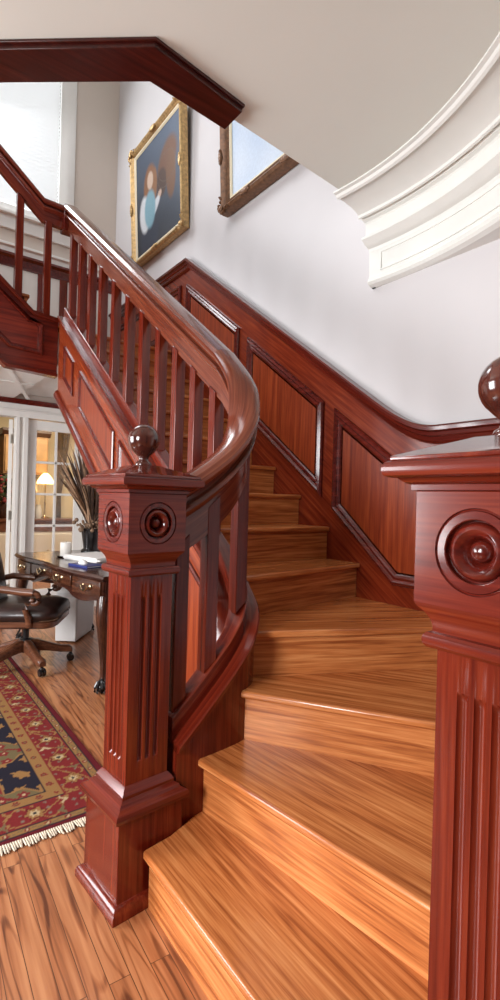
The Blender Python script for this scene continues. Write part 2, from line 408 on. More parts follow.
# ------------------------------------------------------------------ wainscot of the stair wall
ws = thing('wainscot', (XW, 3.0, 1.0), 'red cherry raised-panel wainscot climbing the wall beside the stairs', 'wainscot')
def rail_z(y):                                  # top of the chair rail: level, eased into the rake, level on the landing
    zr = nl(y) + .962
    if y > 3.965: return 3.402
    y0, y1 = 1.44, 1.90
    if y < y0: return 1.676
    if y > y1: return zr
    t = (y - y0) / (y1 - y0); z1 = nl(y1) + .962; m1 = (R / RUN) * (y1 - y0)
    h00 = 2 * t ** 3 - 3 * t * t + 1; h01 = -2 * t ** 3 + 3 * t * t; h11 = t ** 3 - t * t
    return h00 * 1.676 + h01 * z1 + h11 * m1
ys = [0.2, 1.0, 1.3] + [1.44 + .04 * i for i in range(13)] + [2.2, 3.0, 3.6, 3.965, YB - .06]
T1 = .02
t = MB(); top_ = [(XW - T1, y, rail_z(y) - .02) for y in ys]
bot = [(XW - T1, YB - .06, ZL - .15), (XW - T1, 4.3, ZL - .15), (XW - T1, Y5 + .1, .70), (XW - T1, 1.2, .45), (XW - T1, .2, .3)]
t.prism(top_ + bot, (T1, 0, 0)); t.build('backboard', cherry_s, ws)
RP = [(-T1, 0), (-T1 - .056, -.002), (-T1 - .064, -.012), (-T1 - .062, -.028), (-T1 - .044, -.036), (-T1 - .040, -.052), (-T1 - .030, -.058), (-T1 - .024, -.078), (-T1 - .012, -.086), (-T1, -.09)]
pr = [(-q[0] - T1, q[1]) for q in RP]            # side to the right of travel (+Y travel: right is +X), so use negative sides
path = [(XW - T1, y, rail_z(y)) for y in ys]
t = MB(); t.sweep(path, [(-a_, b) for a_, b in [(q[0], q[1]) for q in pr]]); t.build('chair_rail', mould_along, ws, smooth=16)
MP = [(-.020, 0), (-.020, .012), (-.012, .022), (.000, .026), (.008, .018), (.012, .012), (.024, .016), (.034, .012), (.042, .004), (.050, .004), (.054, 0)]
def wall_panel(pts):                             # moulding frame + raised field on the backboard, pts (y, z)
    P = [(XW - T1, y, z) for y, z in pts]
    MB().frame(P, (-1, 0, 0), MP).build('panel_moulding', mould, ws, smooth=16)
    MB().prism(P, (-.004, 0, 0)).build('panel', panel_z, ws)
def rk(y0, y1, lo, hi): return [(y0, nl(y0) + lo), (y1, nl(y1) + lo), (y1, nl(y1) + hi), (y0, nl(y0) + hi)]
wall_panel(rk(3.195, 3.99, .15, .70)); wall_panel(rk(2.265, 3.04, .15, .685))
up_ = [(y, rail_z(y) - .262 - .01 * max(0, min(1, (1.9 - y) / .4))) for y in (2.132, 2.0, 1.9, 1.8, 1.7, 1.6, 1.5, 1.4, 1.2, .95)]
wall_panel([(.95, .882), (1.69, .882), (2.132, nl(2.132) + .145)] + up_)
wall_panel([(4.14, 2.80), (5.6, 2.80), (5.6, 3.20), (4.14, 3.20)])
# ------------------------------------------------------------------ staircase
INN = [(.80, 1.50), (.943, 1.522), (1.13, 1.55), (1.20, 1.578), (1.255, 1.63), (1.29, 1.71), (1.30, 1.80)]   # stair-side face of the inner string
NOS = {1: ((.697, 1.452), (.697, .50)), 2: ((.928, 1.532), (1.05, .50)), 3: ((1.114, 1.562), (1.822, .50)), 4: ((1.234, 1.622), (XW - .02, 1.176)), 5: ((1.313, 1.812), (XW - .02, 1.925))}
for k in range(6, 15): NOS[k] = ((1.29, Y5 + (k - 5) * RUN), (XW - .02, Y5 + (k - 5) * RUN))
st = thing('staircase', (1.5, 1.3, 0), 'oak winder staircase with red cherry side string, curving up left to the landing', 'staircase')
oak_by = {}
def oak_rot(ang, riser=False):
    k = (round(ang, 2), riser)
    if k not in oak_by: oak_by[k] = wood('oak_riser_turned' if riser else 'oak_tread_turned', *OAK, rot=(0, 0, -ang), rough=.34 if riser else .27, ring=.55, coat=.15 if riser else .35, pore=.13)
    return oak_by[k]
corner = {3: [(XW - .02, .50)]}
inner_pts = {1: [(.80, 1.47)], 2: [], 3: [], 4: []}
for k in range(1, 14):
    (a, b), (c, d) = NOS[k], NOS[k + 1]
    a, b, c, d = [Vector((*p, 0)) for p in (a, b, c, d)]
    dirn = (b - a).normalized(); ang = math.atan2(dirn.y, dirn.x)
    perp = Vector((-dirn.y, dirn.x, 0)) if Vector((-dirn.y, dirn.x, 0)).dot(c - a) > 0 else Vector((dirn.y, -dirn.x, 0))
    d2 = (d - c).normalized(); pp2 = Vector((-d2.y, d2.x, 0)); pp2 = pp2 if pp2.dot(c - a) > 0 else -pp2
    ext = pp2 * .035
    poly = [a, b] + [Vector((*p, 0)) for p in corner.get(k, [])] + [d + ext, c + ext] + [Vector((*p, 0)) for p in inner_pts.get(k, [])]
    z = k * R
    t = MB().prism([p + Vector((0, 0, z - .028)) for p in poly], (0, 0, .028))
    o = t.build('tread', oak_rot(ang) if k < 6 else oak_x, st, bevel=.009, seg=3)
    rp = [a + perp * .025, b + perp * .025, b + perp * .045, a + perp * .045]
    t = MB().prism([p + Vector((0, 0, z - R)) for p in rp], (0, 0, R - .028)); t.build('riser', oak_rot(ang, True) if k < 6 else oak_riser, st)
# last riser and the landing
MB().box(1.29, XW - .02, NOS[14][0][1] + .025, NOS[14][0][1] + .045, 13 * R, ZL - .028).build('riser', oak_riser, st)
MB().box(.955, XW - .025, NOS[14][0][1], YB - .03, ZL - .028, ZL).build('landing_floor', oak_x, st, bevel=.008)
MB().box(1.165, XW - .02, YL + .14, YB - .01, ZU + .06, ZL - .03).build('landing_carcass', white_paint, st)
# inner string: curved wall of wood from the newel round on to the rake
IC = [(.835, 1.575), (.94, 1.583), (1.08, 1.60), (1.15, 1.625), (1.20, 1.68), (1.222, 1.76), (1.225, 1.84)]
ICZ = [.535, .625, .755, .845, .93, 1.005, nl(1.84) + .19]       # top of shoe along the curve
curve = [(x, y, z) for (x, y), z in zip(IC, ICZ)]
def smooth_path(pts, n=5):
    P = [Vector(p) for p in pts]; out = []
    for i in range(len(P) - 1):
        p0, p1, p2, p3 = P[max(i - 1, 0)], P[i], P[i + 1], P[min(i + 2, len(P) - 1)]
        for k in range(n):
            t = k / n; out.append(.5 * ((2 * p1) + (p2 - p0) * t + (2 * p0 - 5 * p1 + 4 * p2 - p3) * t * t + (3 * p1 - p0 - 3 * p2 + p3) * t ** 3))
    return out + [P[-1]]
low = smooth_path(curve)
rake = [Vector((1.225, y, nl(y) + .19)) for y in (1.84, 2.5, 3.3, YL - .02)]
full = low + rake[1:]
def strip(half, ztop, zbot_fn, pts):
    return [[p + s for s in ()] for p in pts]
# string body (drops to the floor beside the winders)
def body(pts, half, dz, zb):
    rings = []
    for i, p in enumerate(pts):
        a = pts[i] - pts[i - 1] if i else pts[1] - pts[0]; b = pts[min(i + 1, len(pts) - 1)] - pts[min(i, len(pts) - 2)]
        tt = Vector((a.x + b.x, a.y + b.y, 0)).normalized(); sd = Vector((tt.y, -tt.x, 0))
        zt = p.z + dz; z0 = zb(p)
        rings.append([Vector((p.x, p.y, 0)) + sd * half + Vector((0, 0, z0)), Vector((p.x, p.y, 0)) + sd * half + Vector((0, 0, zt)), Vector((p.x, p.y, 0)) - sd * half + Vector((0, 0, zt)), Vector((p.x, p.y, 0)) - sd * half + Vector((0, 0, z0))])
    return MB().loft(rings)
strg = st
def sb(p): return 0.0 if p.y < 2.35 else p.z - .19 - .505
pts_s = [low[-1]] + [Vector((1.225, y, nl(y) + .19)) for y in (2.1, 2.34, 2.36, 3.0, 3.6, YL - .02)]
body(low, .066, -.085, sb).build('string_curve', cherry_z, strg, smooth=40)
body(pts_s, .066, -.085, sb).build('string_board', wood('cherry_string', *CHP, rot=(-SL, 0, PI / 2), rough=.26, coat=.4), strg, smooth=40)
cap = [(-.082, -.105), (-.085, -.085), (-.08, -.078), (-.036, -.074), (-.034, -.004), (-.03, 0), (.03, 0), (.034, -.004), (.036, -.074), (.08, -.078), (.085, -.085), (.082, -.105)]
MB().sweep(full, cap).build('string_cap', cherry_along, strg, smooth=30)
fl = [Vector((1.225, y, nl(y) - .025)) for y in (2.36, 3.0, 3.7, YL - .02)]
MB().sweep(fl, [(-.095, -.505), (-.098, -.49), (-.085, -.462), (-.07, -.452), (.07, -.452), (.085, -.47), (.085, -.505)]).build('lower_rail', cherry_along, strg, smooth=30)
XO = 1.225 - .066
SMP = [(-.008, 0), (-.008, .010), (0, .015), (.010, .012), (.016, .004), (.024, .003), (.028, 0)]
def string_panel(pts):
    P = [(XO, y, z) for y, z in pts]
    MB().frame(P, (-1, 0, 0), SMP).build('panel_moulding', mould, strg, smooth=16)
    MB().prism(P, (-.003, 0, 0)).build('panel', panel_z, strg)
string_panel(rk(3.79, 4.005, -.29, -.055)); string_panel(rk(2.96, 3.625, -.29, -.04)); string_panel(rk(2.42, 2.86, -.29, -.035))
string_panel([(1.80, .12), (2.30, .12), (2.30, nl(2.30) - .03), (1.80, nl(1.80) - .03)])
# upper flight
uf = thing('staircase', (.5, 4.9, ZL), 'upper flight with red cherry panelled string rising left from the landing', 'staircase')
def uz(x): return ZL + max(0, (.967 - x)) * .86       # rake of the upper flight
Xs = [1.155, .967, .2, -.6]
topL = [(1.155, 2.655), (.967, 2.675), (.2, 2.675 + .86 * .767), (-.6, 2.675 + .86 * 1.567)]
botL = [(-.6, 2.255 + .86 * 1.376), (.2, 2.255 + .86 * .576), (.776, 2.255), (1.155, 2.235)]
MB().prism([(x, YL, z) for x, z in topL + botL], (0, .06, 0)).build('string_board', wood('cherry_upper_string', (.055, .006, .004), (.13, .013, .007), (.22, .03, .013), rot=AX, rough=.28), uf)
MB().sweep([(x, YL + .03, z + .03) for x, z in topL], [(-.055, -.03), (-.055, -.012), (-.03, -.006), (-.03, .012), (.03, .012), (.03, -.006), (.055, -.012), (.055, -.03)]).build('string_cap', cherry_along, uf, smooth=30)
MB().sweep([(x, YL + .03, z) for x, z in botL[::-1]], [(-.05, -.012), (-.05, .012), (-.03, .02), (.03, .02), (.03, -.012)]).build('lower_rail', cherry_along, uf, smooth=30)
pp = [(1.03, 2.615), (.93, 2.625), (-.5, 2.625 + .86 * 1.43), (-.5, 2.40 + .86 * 1.30), (.80, 2.405), (1.03, 2.385)]
MB().frame([(x, YL, z) for x, z in pp], (0, -1, 0), [(-.01, 0), (-.01, .012), (0, .018), (.012, .014), (.02, .005), (.03, .004), (.034, 0)]).build('panel_moulding', mould, uf, smooth=30)
MB().prism([(x, YL, z) for x, z in pp], (0, -.003, 0)).build('panel', wood('cherry_upper_panel', (.07, .007, .004), (.16, .016, .008), (.26, .034, .014), rot=AX, rough=.3), uf)
for i in range(5):
    x = .95 - i * RUN
    MB().box(x - RUN - .02, x, YL + .06, YB - .06, ZL + (i + 1) * R - .028, ZL + (i + 1) * R).build('tread', oak_x, uf, bevel=.007)
    MB().box(x - .04, x - .02, YL + .06, YB - .06, ZL + i * R, ZL + (i + 1) * R - .028).build('riser', oak_riser, uf)
MB().prism([(.776, YL + .06, ZU - .01), (-.6, YL + .06, ZU - .01 + .86 * 1.376), (-.6, YL + .06, ZU + .02 + .86 * 1.376), (.776, YL + .06, ZU + .02)], (0, YB - YL - .12, 0)).build('soffit', white_paint, uf)

# ------------------------------------------------------------------ banister
bn = thing('banister', (1.22, 2.9, 1.5), 'polished cherry handrail on square balusters, climbing from the far newel to the landing', 'banister')
HP = [(0, 0), (.028, -.003), (.048, -.012), (.061, -.028), (.0635, -.040), (.059, -.053), (.047, -.060), (.031, -.066), (.029, -.080), (.046, -.085), (.053, -.092), (.054, -.100), (.048, -.108), (.034, -.112), (.030, -.122), (.0235, -.126), (.023, -.225)]
HP = HP + [(-x, y) for x, y in HP[:0:-1]]
HC = [(.84, 1.585, 1.345), (.95, 1.590, 1.41), (1.05, 1.597, 1.485), (1.12, 1.612, 1.565), (1.175, 1.645, 1.665), (1.208, 1.70, 1.775), (1.223, 1.77, nl(1.77) + 1.005), (1.225, 1.86, nl(1.86) + 1.025)]
hp = smooth_path(HC, 5)
MB().sweep(hp, HP, [1.18] * 20 + [1.18 - .18 * min(1, i / 14) for i in range(len(hp) - 20)]).build('goose_neck', rail_mat, bn, smooth=26)
MB().sweep([(1.225, y, nl(y) + 1.025) for y in (1.86, 2.6, 3.4, YL - .04)], HP).build('handrail', rail_mat, bn, smooth=22)
ul = [(1.225, YL + .03, 3.60), (1.14, YL + .03, 3.605), (1.02, YL + .03, 3.61), (.2, YL + .03, 3.61 + .86 * .82), (-.6, YL + .03, 3.61 + .86 * 1.62)]
MB().sweep(ul, [(x * 1.0, y * .8) for x, y in HP]).build('upper_handrail', rail_x, bn, smooth=32)
MB().squares([(.05, 3.40), (.054, 3.41), (.054, 3.60), (.05, 3.607)], Matrix.Translation((1.222, YL + .02, 0))).build('corner_block', mould, bn, bevel=.004)
S = .0255; first = None
def baluster_mesh(zlo, zhi, slope, axis):
    t = MB(); d = S * slope
    if axis == 'y': lo = [(-S, -S, zlo - d), (S, -S, zlo - d), (S, S, zlo + d), (-S, S, zlo + d)]
    else: lo = [(-S, -S, zlo + d), (S, -S, zlo - d), (S, S, zlo - d), (-S, S, zlo + d)]
    t.loft([lo, [(x, y, z + zhi - zlo) for x, y, z in lo]]); return t
for y in (4.06, 3.835, 3.61, 3.385, 3.145, 2.915, 2.70, 2.485, 2.285, 2.10, 1.92):
    if not first: first = baluster_mesh(.188, .815, R / RUN, 'y').build('baluster', cherry_z, bn, bevel=.0025, local=True); o = first
    else: o = dup(first, None, bn)
    o.location = Vector((1.22, y, nl(y))) - bn.location
for (x, y, zl, zh) in ((.872, 1.585, .53, 1.14), (1.0, 1.592, .665, 1.28), (1.165, 1.64, .865, 1.47)):
    o = baluster_mesh(zl, zh, .9, 'x').build('baluster', cherry_z, bn, bevel=.0025, local=True); o.location = Vector((x, y, 0)) - bn.location
    o.rotation_euler = (0, 0, PI if x < 3 else 0)
for x, zl, zh in ((1.065, 2.70, 3.44), (.855, 2.80, 3.56), (.64, 2.98, 3.75)):
    o = baluster_mesh(zl, zh, 0 if x > 1 else .86, 'x').build('baluster', cherry_z, bn, bevel=.0025, local=True); o.location = Vector((x, YL + .03, 0)) - bn.location

# ------------------------------------------------------------------ newel posts
def newel(x, y, rz, label, zf=0):
    n = thing('newel_post', (x, y, -zf), label, 'newel post', None, rz)
    kw = dict(local=True)
    MB().squares([(.139, zf), (.139, .022), (.134, .034), (.122, .042), (.1175, .044), (.1155, .287)]).build('plinth', cherry_z, n, bevel=.002, **kw)
    MB().squares([(.116, .285), (.119, .290), (.130, .294), (.133, .306), (.129, .317), (.111, .325), (.106, .336), (.094, .342), (.094, .352), (.088, .362), (.080, .372), (.078, .374)]).build('plinth_moulding', cherry_x, n, mat_x=cherry_y, smooth=20, **kw)
    # shaft with three flutes cut in each face
    hw, fr = .0765, .0100
    def section(groove):
        pts = []
        for q in range(4):
            c_, s_ = math.cos(q * PI / 2), math.sin(q * PI / 2); side = [(-hw, -hw)]
            for fx in (-.029, 0, .029):
                for i in range(9):
                    an = PI - PI * i / 8; dx = fr * math.cos(an); side.append((fx + dx, -hw + groove * fr * .85 * math.sin(an)))
            for px, py in side: pts.append((px * c_ - py * s_, px * s_ + py * c_))
        return pts
    zs = [(.374, 0), (.44, 0), (.444, .5), (.452, 1), (.955, 1), (.965, .75), (.972, 0), (1.04, 0)]
    t = MB().loft([[Vector((px, py, z)) for px, py in section(g)] for z, g in zs]); t.build('shaft', cherry_z, n, smooth=40, **kw)
    MB().squares([(.080, 1.034), (.090, 1.036), (.0945, 1.042), (.0955, 1.049), (.0945, 1.056), (.090, 1.061), (.083, 1.063), (.083, 1.073), (.087, 1.086), (.095, 1.098), (.103, 1.106), (.1045, 1.1105)]).build('collar', cherry_x, n, mat_x=cherry_y, smooth=28, **kw)
    hb = MB(); hb.squares([(.1045, 1.110), (.1055, 1.1115)]).squares([(.1055, 1.2985), (.1045, 1.300)])
    for q in range(4):
        M = Matrix.Rotation(q * PI / 2, 4, 'Z'); cc = []; oo = []
        for i in range(48):
            an = 2 * PI * i / 48; c_, s_ = math.cos(an), math.sin(an); k = min(.1055 / max(abs(c_), 1e-6), .0935 / max(abs(s_), 1e-6))
            cc.append(M @ Vector((.0685 * c_, -.1055, 1.205 + .0685 * s_))); oo.append(M @ Vector((k * c_, -.1055, 1.205 + k * s_)))
        for cx_ in (-1, 1):
            for cz_ in (-1, 1):
                t0 = math.atan2(cz_ * .0935, cx_ * .1055) % (2 * PI); i = round(t0 / (2 * PI) * 48) % 48; oo[i] = M @ Vector((cx_ * .1055, -.1055, 1.205 + cz_ * .0935))
        hb.loft([oo, cc], cap=False)
    hb.build('head_block', cherry_x, n, mat_x=cherry_y, **kw)
    MB().squares([(.1075, 1.300), (.112, 1.301), (.1125, 1.310), (.118, 1.312), (.125, 1.317), (.129, 1.321), (.140, 1.3215), (.146, 1.325), (.1485, 1.332), (.1485, 1.340), (.145, 1.347), (.140, 1.350)]).build('cap_moulding', cherry_x, n, mat_x=cherry_y, smooth=28, **kw)
    MB().squares([(.139, 1.350), (.139, 1.357), (.133, 1.360), (.04, 1.393), (.03, 1.394)]).build('cap', wood('cap_top_polish', *CH, rot=AX, rough=.16, coat=.8), n, bevel=.002, **kw)
    bp_ = [(.027, 1.388), (.029, 1.396), (.026, 1.404), (.018, 1.409), (.016, 1.416), (.019, 1.424), (.026, 1.430)]
    for i in range(1, 15):
        an = -PI / 2 + .5 + (PI - .5) * i / 14; bp_.append((.053 * math.cos(an), 1.479 + .053 * math.sin(an)))
    MB().lathe(bp_, n=36).build('ball_finial', wood('finial_polish', (.035, .008, .006), (.07, .016, .010), (.12, .03, .018), rot=AZ, rough=.14, coat=.8), n, smooth=50, **kw)
    ros = [(.0690, 0), (.0675, -.004), (.0650, -.003), (.0635, 0), (.0515, .0005), (.0500, -.001), (.0492, -.013), (.0470, -.013), (.0455, -.007), (.0410, -.002), (.0350, .0), (.0290, -.004), (.0235, -.012), (.0200, -.022), (.0185, -.024), (.0170, -.017), (.0135, -.0105), (.0075, -.007), (0, -.006)]
    for q in range(4):
        M = Matrix.Rotation(q * PI / 2, 4, 'Z') @ Matrix.Translation((0, -.1055, 1.205)) @ Matrix.Rotation(PI / 2, 4, 'X')
        MB().lathe(ros, M, 40, False).build('rosette', mould, n, smooth=40, **kw)
    return n
newel(.7273, 1.5902, .0892, 'fluted red cherry newel post at the foot of the handrail, in front of the rug')
newel(.852, .425, .02, 'nearest fluted cherry newel post, large and cut off by the right edge', -.012)

# ------------------------------------------------------------------ pictures
def picture(y0, y1, z0, z1, name, label, mat, depth, lean, prof, canvas_fn, liner_w, orn):
    p = thing(name, (XW - .012, (y0 + y1) / 2, z0), label, 'painting')
    p.rotation_euler = (0, -lean, 0)                     # hangs with its top leaning off the wall
    W, Hh = (y1 - y0) / 2, z1 - z0
    P = [(0, -W, 0), (0, W, 0), (0, W, Hh), (0, -W, Hh)]
    MB().frame(P, (-1, 0, 0), prof).build('frame', mat, p, smooth=25, local=True)
    iw = prof[-1][0]
    Q = [(-.03, -W + iw - .005, iw - .005), (-.03, W - iw + .005, iw - .005), (-.03, W - iw + .005, Hh - iw + .005), (-.03, -W + iw - .005, Hh - iw + .005)]
    MB().frame(Q, (-1, 0, 0), [(0, 0), (0, .012), (liner_w * .4, .014), (liner_w, .002), (liner_w, 0)]).build('liner', liner, p, smooth=20, local=True)
    a = iw + liner_w - .008
    def cf(co): return canvas_fn(1 - (co.y + W - a) / (2 * W - 2 * a), (co.z - a) / (Hh - 2 * a))
    MB().grid(70, 96, lambda u, v: Vector((-.028, -W + a + u * (2 * W - 2 * a), a + v * (Hh - 2 * a)))).build('canvas', vcol('oil_paint', rough=.5, spec=.2, noise=.12, nscale=60), p, local=True, colour=cf)
    MB().box(-.026, -.004, -W + .03, W - .03, .03, Hh - .03).build('backing', walnut, p, local=True)
    for (yy, zz) in ((-W, 0), (W, 0), (W, Hh), (-W, Hh)):
        t = MB(); iy = -1 if yy > 0 else 1; iz = 1 if zz == 0 else -1
        for k in range(7):
            d = .004 + k * .020; e_ = .018 * math.cos(k * 1.3) - .006; r_ = .017 - .0014 * k; t.blob((-depth + .004, yy + iy * (.016 + e_), zz + iz * d), (.016, r_, r_), None, 8, 5); t.blob((-depth + .004, yy + iy * d, zz + iz * (.016 + e_)), (.016, r_, r_), None, 8, 5)
        t.blob((-depth - .002, yy + iy * .03, zz + iz * .03), (.016, .026, .026), None, 10, 6)
        t.build('corner_ornament', mat, p, local=True)
    for f in orn:
        for (yy, zz, ax) in ((-W + f * 2 * W, .028, 0), (-W + f * 2 * W, Hh - .028, 0), (W - .028, f * Hh, 1), (-W + .028, f * Hh, 1)):
            t = MB()
            for k in (-2, -1, 0, 1, 2):
                r = .026 - .005 * abs(k); t.blob((-depth + .002, yy + (0 if ax else k * .022), zz + (k * .022 if ax else 0)), (.016, r, r), None, 8, 5)
            t.build('ornament', mat, p, local=True)
    return p
def mix(a, b, t): t = max(0, min(1, t)); return tuple(x + (y - x) * t for x, y in zip(a, b))
def ell(u, v, cu, cv, ru, rv, ang=0, soft=.25):
    du, dv = u - cu, v - cv; c, s = math.cos(ang), math.sin(ang)
    a, b = (du * c + dv * s) / ru, (-du * s + dv * c) / rv
    d = math.sqrt(a * a + b * b); return max(0, min(1, (1 - d) / soft + .5))
def portrait(u, v):                                   # u from the far (left) edge to the near one
    c = mix((.035, .04, .055), (.12, .17, .26), v * .7 + u * .35 - .2)
    c = mix(c, (.19, .08, .04), ell(u, v, .72, .66, .23, .17, .7))           # horse's head
    c = mix(c, (.085, .04, .025), ell(u, v, .60, .52, .11, .13, .2))
    c = mix(c, (.20, .09, .04), ell(u, v, .80, .52, .10, .22, 0))
    for (a_, b_, r_) in ((.70, .60, .2), (.74, .66, .22)):
        d = math.hypot((u - a_), (v - b_) * 1.3); c = mix(c, (.16, .12, .09), .7 - abs(d - r_) / .010) if u > .5 else c
    c = mix(c, (.30, .13, .055), ell(u, v, .33, .60, .15, .20, 0))            # long hair
    c = mix(c, (.33, .15, .06), ell(u, v, .42, .54, .07, .18, -.15))
    c = mix(c, (.75, .55, .42), ell(u, v, .335, .65, .07, .085, .15))          # face
    c = mix(c, (.04, .05, .08), ell(u, v, .29, .12, .22, .18, 0))              # dark skirt
    c = mix(c, (.80, .84, .88), ell(u, v, .19, .37, .12, .18, .12))            # white sleeve
    c = mix(c, (.78, .80, .84), ell(u, v, .38, .33, .19, .06, .45))
    c = mix(c, (.26, .48, .58), ell(u, v, .32, .38, .13, .18, 0))           # blue vest
    c = mix(c, (.72, .52, .40), ell(u, v, .545, .43, .05, .035, .5))           # hand
    c = mix(c, (.80, .84, .88), ell(u, v, .50, .39, .05, .035, .6))
    return tuple(.75 * k for k in c)
def pale(u, v):  # pale bluish reflection of the picture glass, painted into the canvas colour
    c = mix((.44, .53, .66), (.32, .42, .58), v); n = math.sin(u * 9 + v * 5) * math.sin(v * 11 - u * 3)
    return mix(c, (.60, .66, .74), .35 + .3 * n)
FP = [(0, 0), (0, .05), (.008, .066), (.022, .074), (.034, .066), (.044, .05), (.052, .052), (.060, .040), (.066, .034), (.066, .02)]
picture(4.03, 5.14, 3.71, 4.90, 'portrait_painting', 'gilt framed portrait of a girl in a blue vest beside a horse', gold, .072, .05, FP, portrait, .028, (.5,))
FP2 = [(0, 0), (0, .05), (.010, .075), (.03, .085), (.05, .07), (.066, .05), (.078, .055), (.09, .04), (.10, .034), (.10, .02)]
picture(2.25, 3.40, 3.53, 4.95, 'framed_painting', 'dark bronze framed picture with a pale glass reflection painted in, half hidden by the ceiling edge', bronze, .085, .05, FP2, pale, .02, (.3, .7))

# ------------------------------------------------------------------ rug
RX0, RX1, RY0, RY1 = -1.6, .895, 1.995, 5.0
rug = thing('rug', (-.35, 3.5, 0), 'red and gold patterned oriental rug with cream fringe', 'rug')
RED, GOLD, NAVY, CREAM, OLIVE, WINE = (.16, .018, .018), (.24, .125, .045), (.016, .014, .022), (.40, .30, .17), (.14, .10, .05), (.10, .010, .014)
def petal(x, y, cx_, cy_, r, n, k=.35):
    dx, dy = x - cx_, y - cy_; d = math.hypot(dx, dy); an = math.atan2(dy, dx); return d / (r * (1 - k * abs(math.sin(n * an / 2))))
def rugcol(co):
    x, y = co.x - .35, co.y + 3.5
    e = [RX1 - x, y - RY0, x - RX0, RY1 - y]; d = min(e); k = e.index(d); s = y if k in (0, 2) else x
    if d < .026: return WINE
    if d < .070:
        if d < .031 or d > .066: return NAVY
        q = (s * 13) % 1; f = petal(q / 13, d, .5 / 13, .048, .016, 5)
        if f < 1: return RED if f > .45 else CREAM
        if abs(d - .048 - .010 * math.sin(s * 41)) < .0035: return OLIVE
        return GOLD
    if d < .208:
        m = .139; q = s / .22; iq = math.floor(q); fq = (q - iq) * .22
        f = petal(fq, d, .11, m, .052, 6); g = petal(fq, d, .0, m + .034, .032, 4); g2 = petal(fq, d, .22, m - .036, .032, 4)
        if f < 1: return NAVY if f < .25 else (CREAM if f < .5 else (GOLD if f < .85 else WINE))
        for gg, cc in ((g, CREAM if iq % 3 == 0 else GOLD), (g2, OLIVE)):
            if gg < 1: return RED if gg < .35 else cc
        if abs(d - m - .060 * math.sin(2 * PI * s / .22)) < .0050 or abs(d - m + .058 * math.sin(2 * PI * s / .44 + .8)) < .0045: return GOLD
        h = petal((s * 19.1) % 1 / 19.1, (d * 23.3) % 1 / 23.3, .026, .022, .010, 4)
        if h < 1: return (.16, .12, .09) if int(s * 19.1) % 2 else GOLD
        return RED
    if d < .212: return NAVY
    if d < .270:
        q = (s * 11) % 1; f = petal(q / 11, d, .5 / 11, .241, .019, 6)
        if f < 1: return RED if f > .5 else OLIVE
        return GOLD
    if d < .276: return NAVY
    u, v = (x + .02) / .42, (y - 2.22) / .50
    q, p = u - math.floor(u) - .5, v - math.floor(v) - .5
    f = petal(q * .42, p * .50, 0, 0, .20, 8, .25)
    if f < 1:
        h = petal((x * 8.3 + .3 * math.sin(y * 20)) % 1, (y * 7.1) % 1, .5, .5, .42, 6)
        return (GOLD if h < .8 else NAVY) if f < .93 else GOLD
    if abs(q - .40 * math.sin(2 * PI * p)) < .035: return RED
    g = petal((x * 12) % 1, (y * 12) % 1, .5, .5, .36, 5)
    return CREAM if g < .35 else (RED if g < 1 else (.125, .095, .045))
# fine where it shows, at full extent elsewhere
t = MB(); xs = [RX0 + .05 * i for i in range(33)] ; xs = [x for x in xs if x < 0] + [0 + .0065 * i for i in range(int((RX1) / .0065) + 1)] + [RX1]
ysr = [RY0 + .0075 * i for i in range(int((RY1 - RY0) / .0075) + 1)] + [RY1]
V = [[t._v((x, y, .0075)) for x in xs] for y in ysr]
for j in range(len(ysr) - 1):
    for i in range(len(xs) - 1): t._f([V[j][i], V[j][i + 1], V[j + 1][i + 1], V[j + 1][i]])
t.build('pile', vcol('wool_pile', rough=.95, spec=.1, noise=.35, nscale=260), rug, colour=rugcol)
MB().box(RX0, RX1, RY0, RY1, .001, .007).build('edge', plain('rug_selvedge', (.13, .012, .018), rough=.95), rug)
t = MB(); x = RX0 + .01
while x < RX1 - .01:
    j = random.uniform(-.006, .006); l = random.uniform(.034, .05)
    t.tube([(x, RY0 + .003, .0065), (x + j * .5, RY0 - l * .5, .007), (x + j, RY0 - l, .005)], [.0042, .0048, .003], 5); x += .0085
o = t.build('fringe', wool, rug); o['kind'] = 'stuff'; o['label'] = 'cream wool fringe along the near end'

# ------------------------------------------------------------------ writing desk
DA = .116
dk = thing('writing_desk', (1.195, 3.185, 0), 'dark walnut writing desk with brass-pulled drawers and cabriole legs', 'desk', None, DA)
dk.scale.z = 1.055
DL, DW = 1.57, .72                                # local: y along the desk, x depth
def front_x(y):                                   # serpentine front
    u = y / DL; return .015 * math.sin(2 * PI * u * 2 + .6) + (-.02 if .0 < u < 1 else 0) * math.sin(PI * u)
n = 48; fr_ = [(front_x(DL * i / n) - .02, -.03 + (DL + .06) * i / n) for i in range(n + 1)]
out = fr_ + [(DW, DL + .03), (DW, -.03)]
t = MB(); cen = Vector((DW / 2, DL / 2, 0))
def scl(pts, d, z): return [Vector((px + (d if px < DW / 2 else -d), py + (d if py < DL / 2 else -d) * 1.0, z)) for px, py in pts]
t.loft([scl(out, .012, .698), scl(out, .002, .703), scl(out, 0, .712), scl(out, .004, .722), scl(out, .012, .730)]); t.build('desk_top', walnut, dk, local=True, smooth=30)
bounds = [(.04, .39), (.41, .77), (.79, 1.155), (1.175, 1.53)]
ap = MB()
lowp = []
for i in range(n + 1):
    y = .02 + (DL - .04) * i / n; u = y / DL
    zb = .55 + .05 * (math.sin(PI * min(1, max(0, (u - .27) / .46))) ** .6 if .27 < u < .73 else 0) + .012 * math.sin(u * 2 * PI * 4)
    lowp.append((y, zb))
ap.loft([[Vector((front_x(y) + .01, y, zb)), Vector((front_x(y) + .01, y, .70)), Vector((front_x(y) + .035, y, .70)), Vector((front_x(y) + .035, y, zb))] for y, zb in lowp])
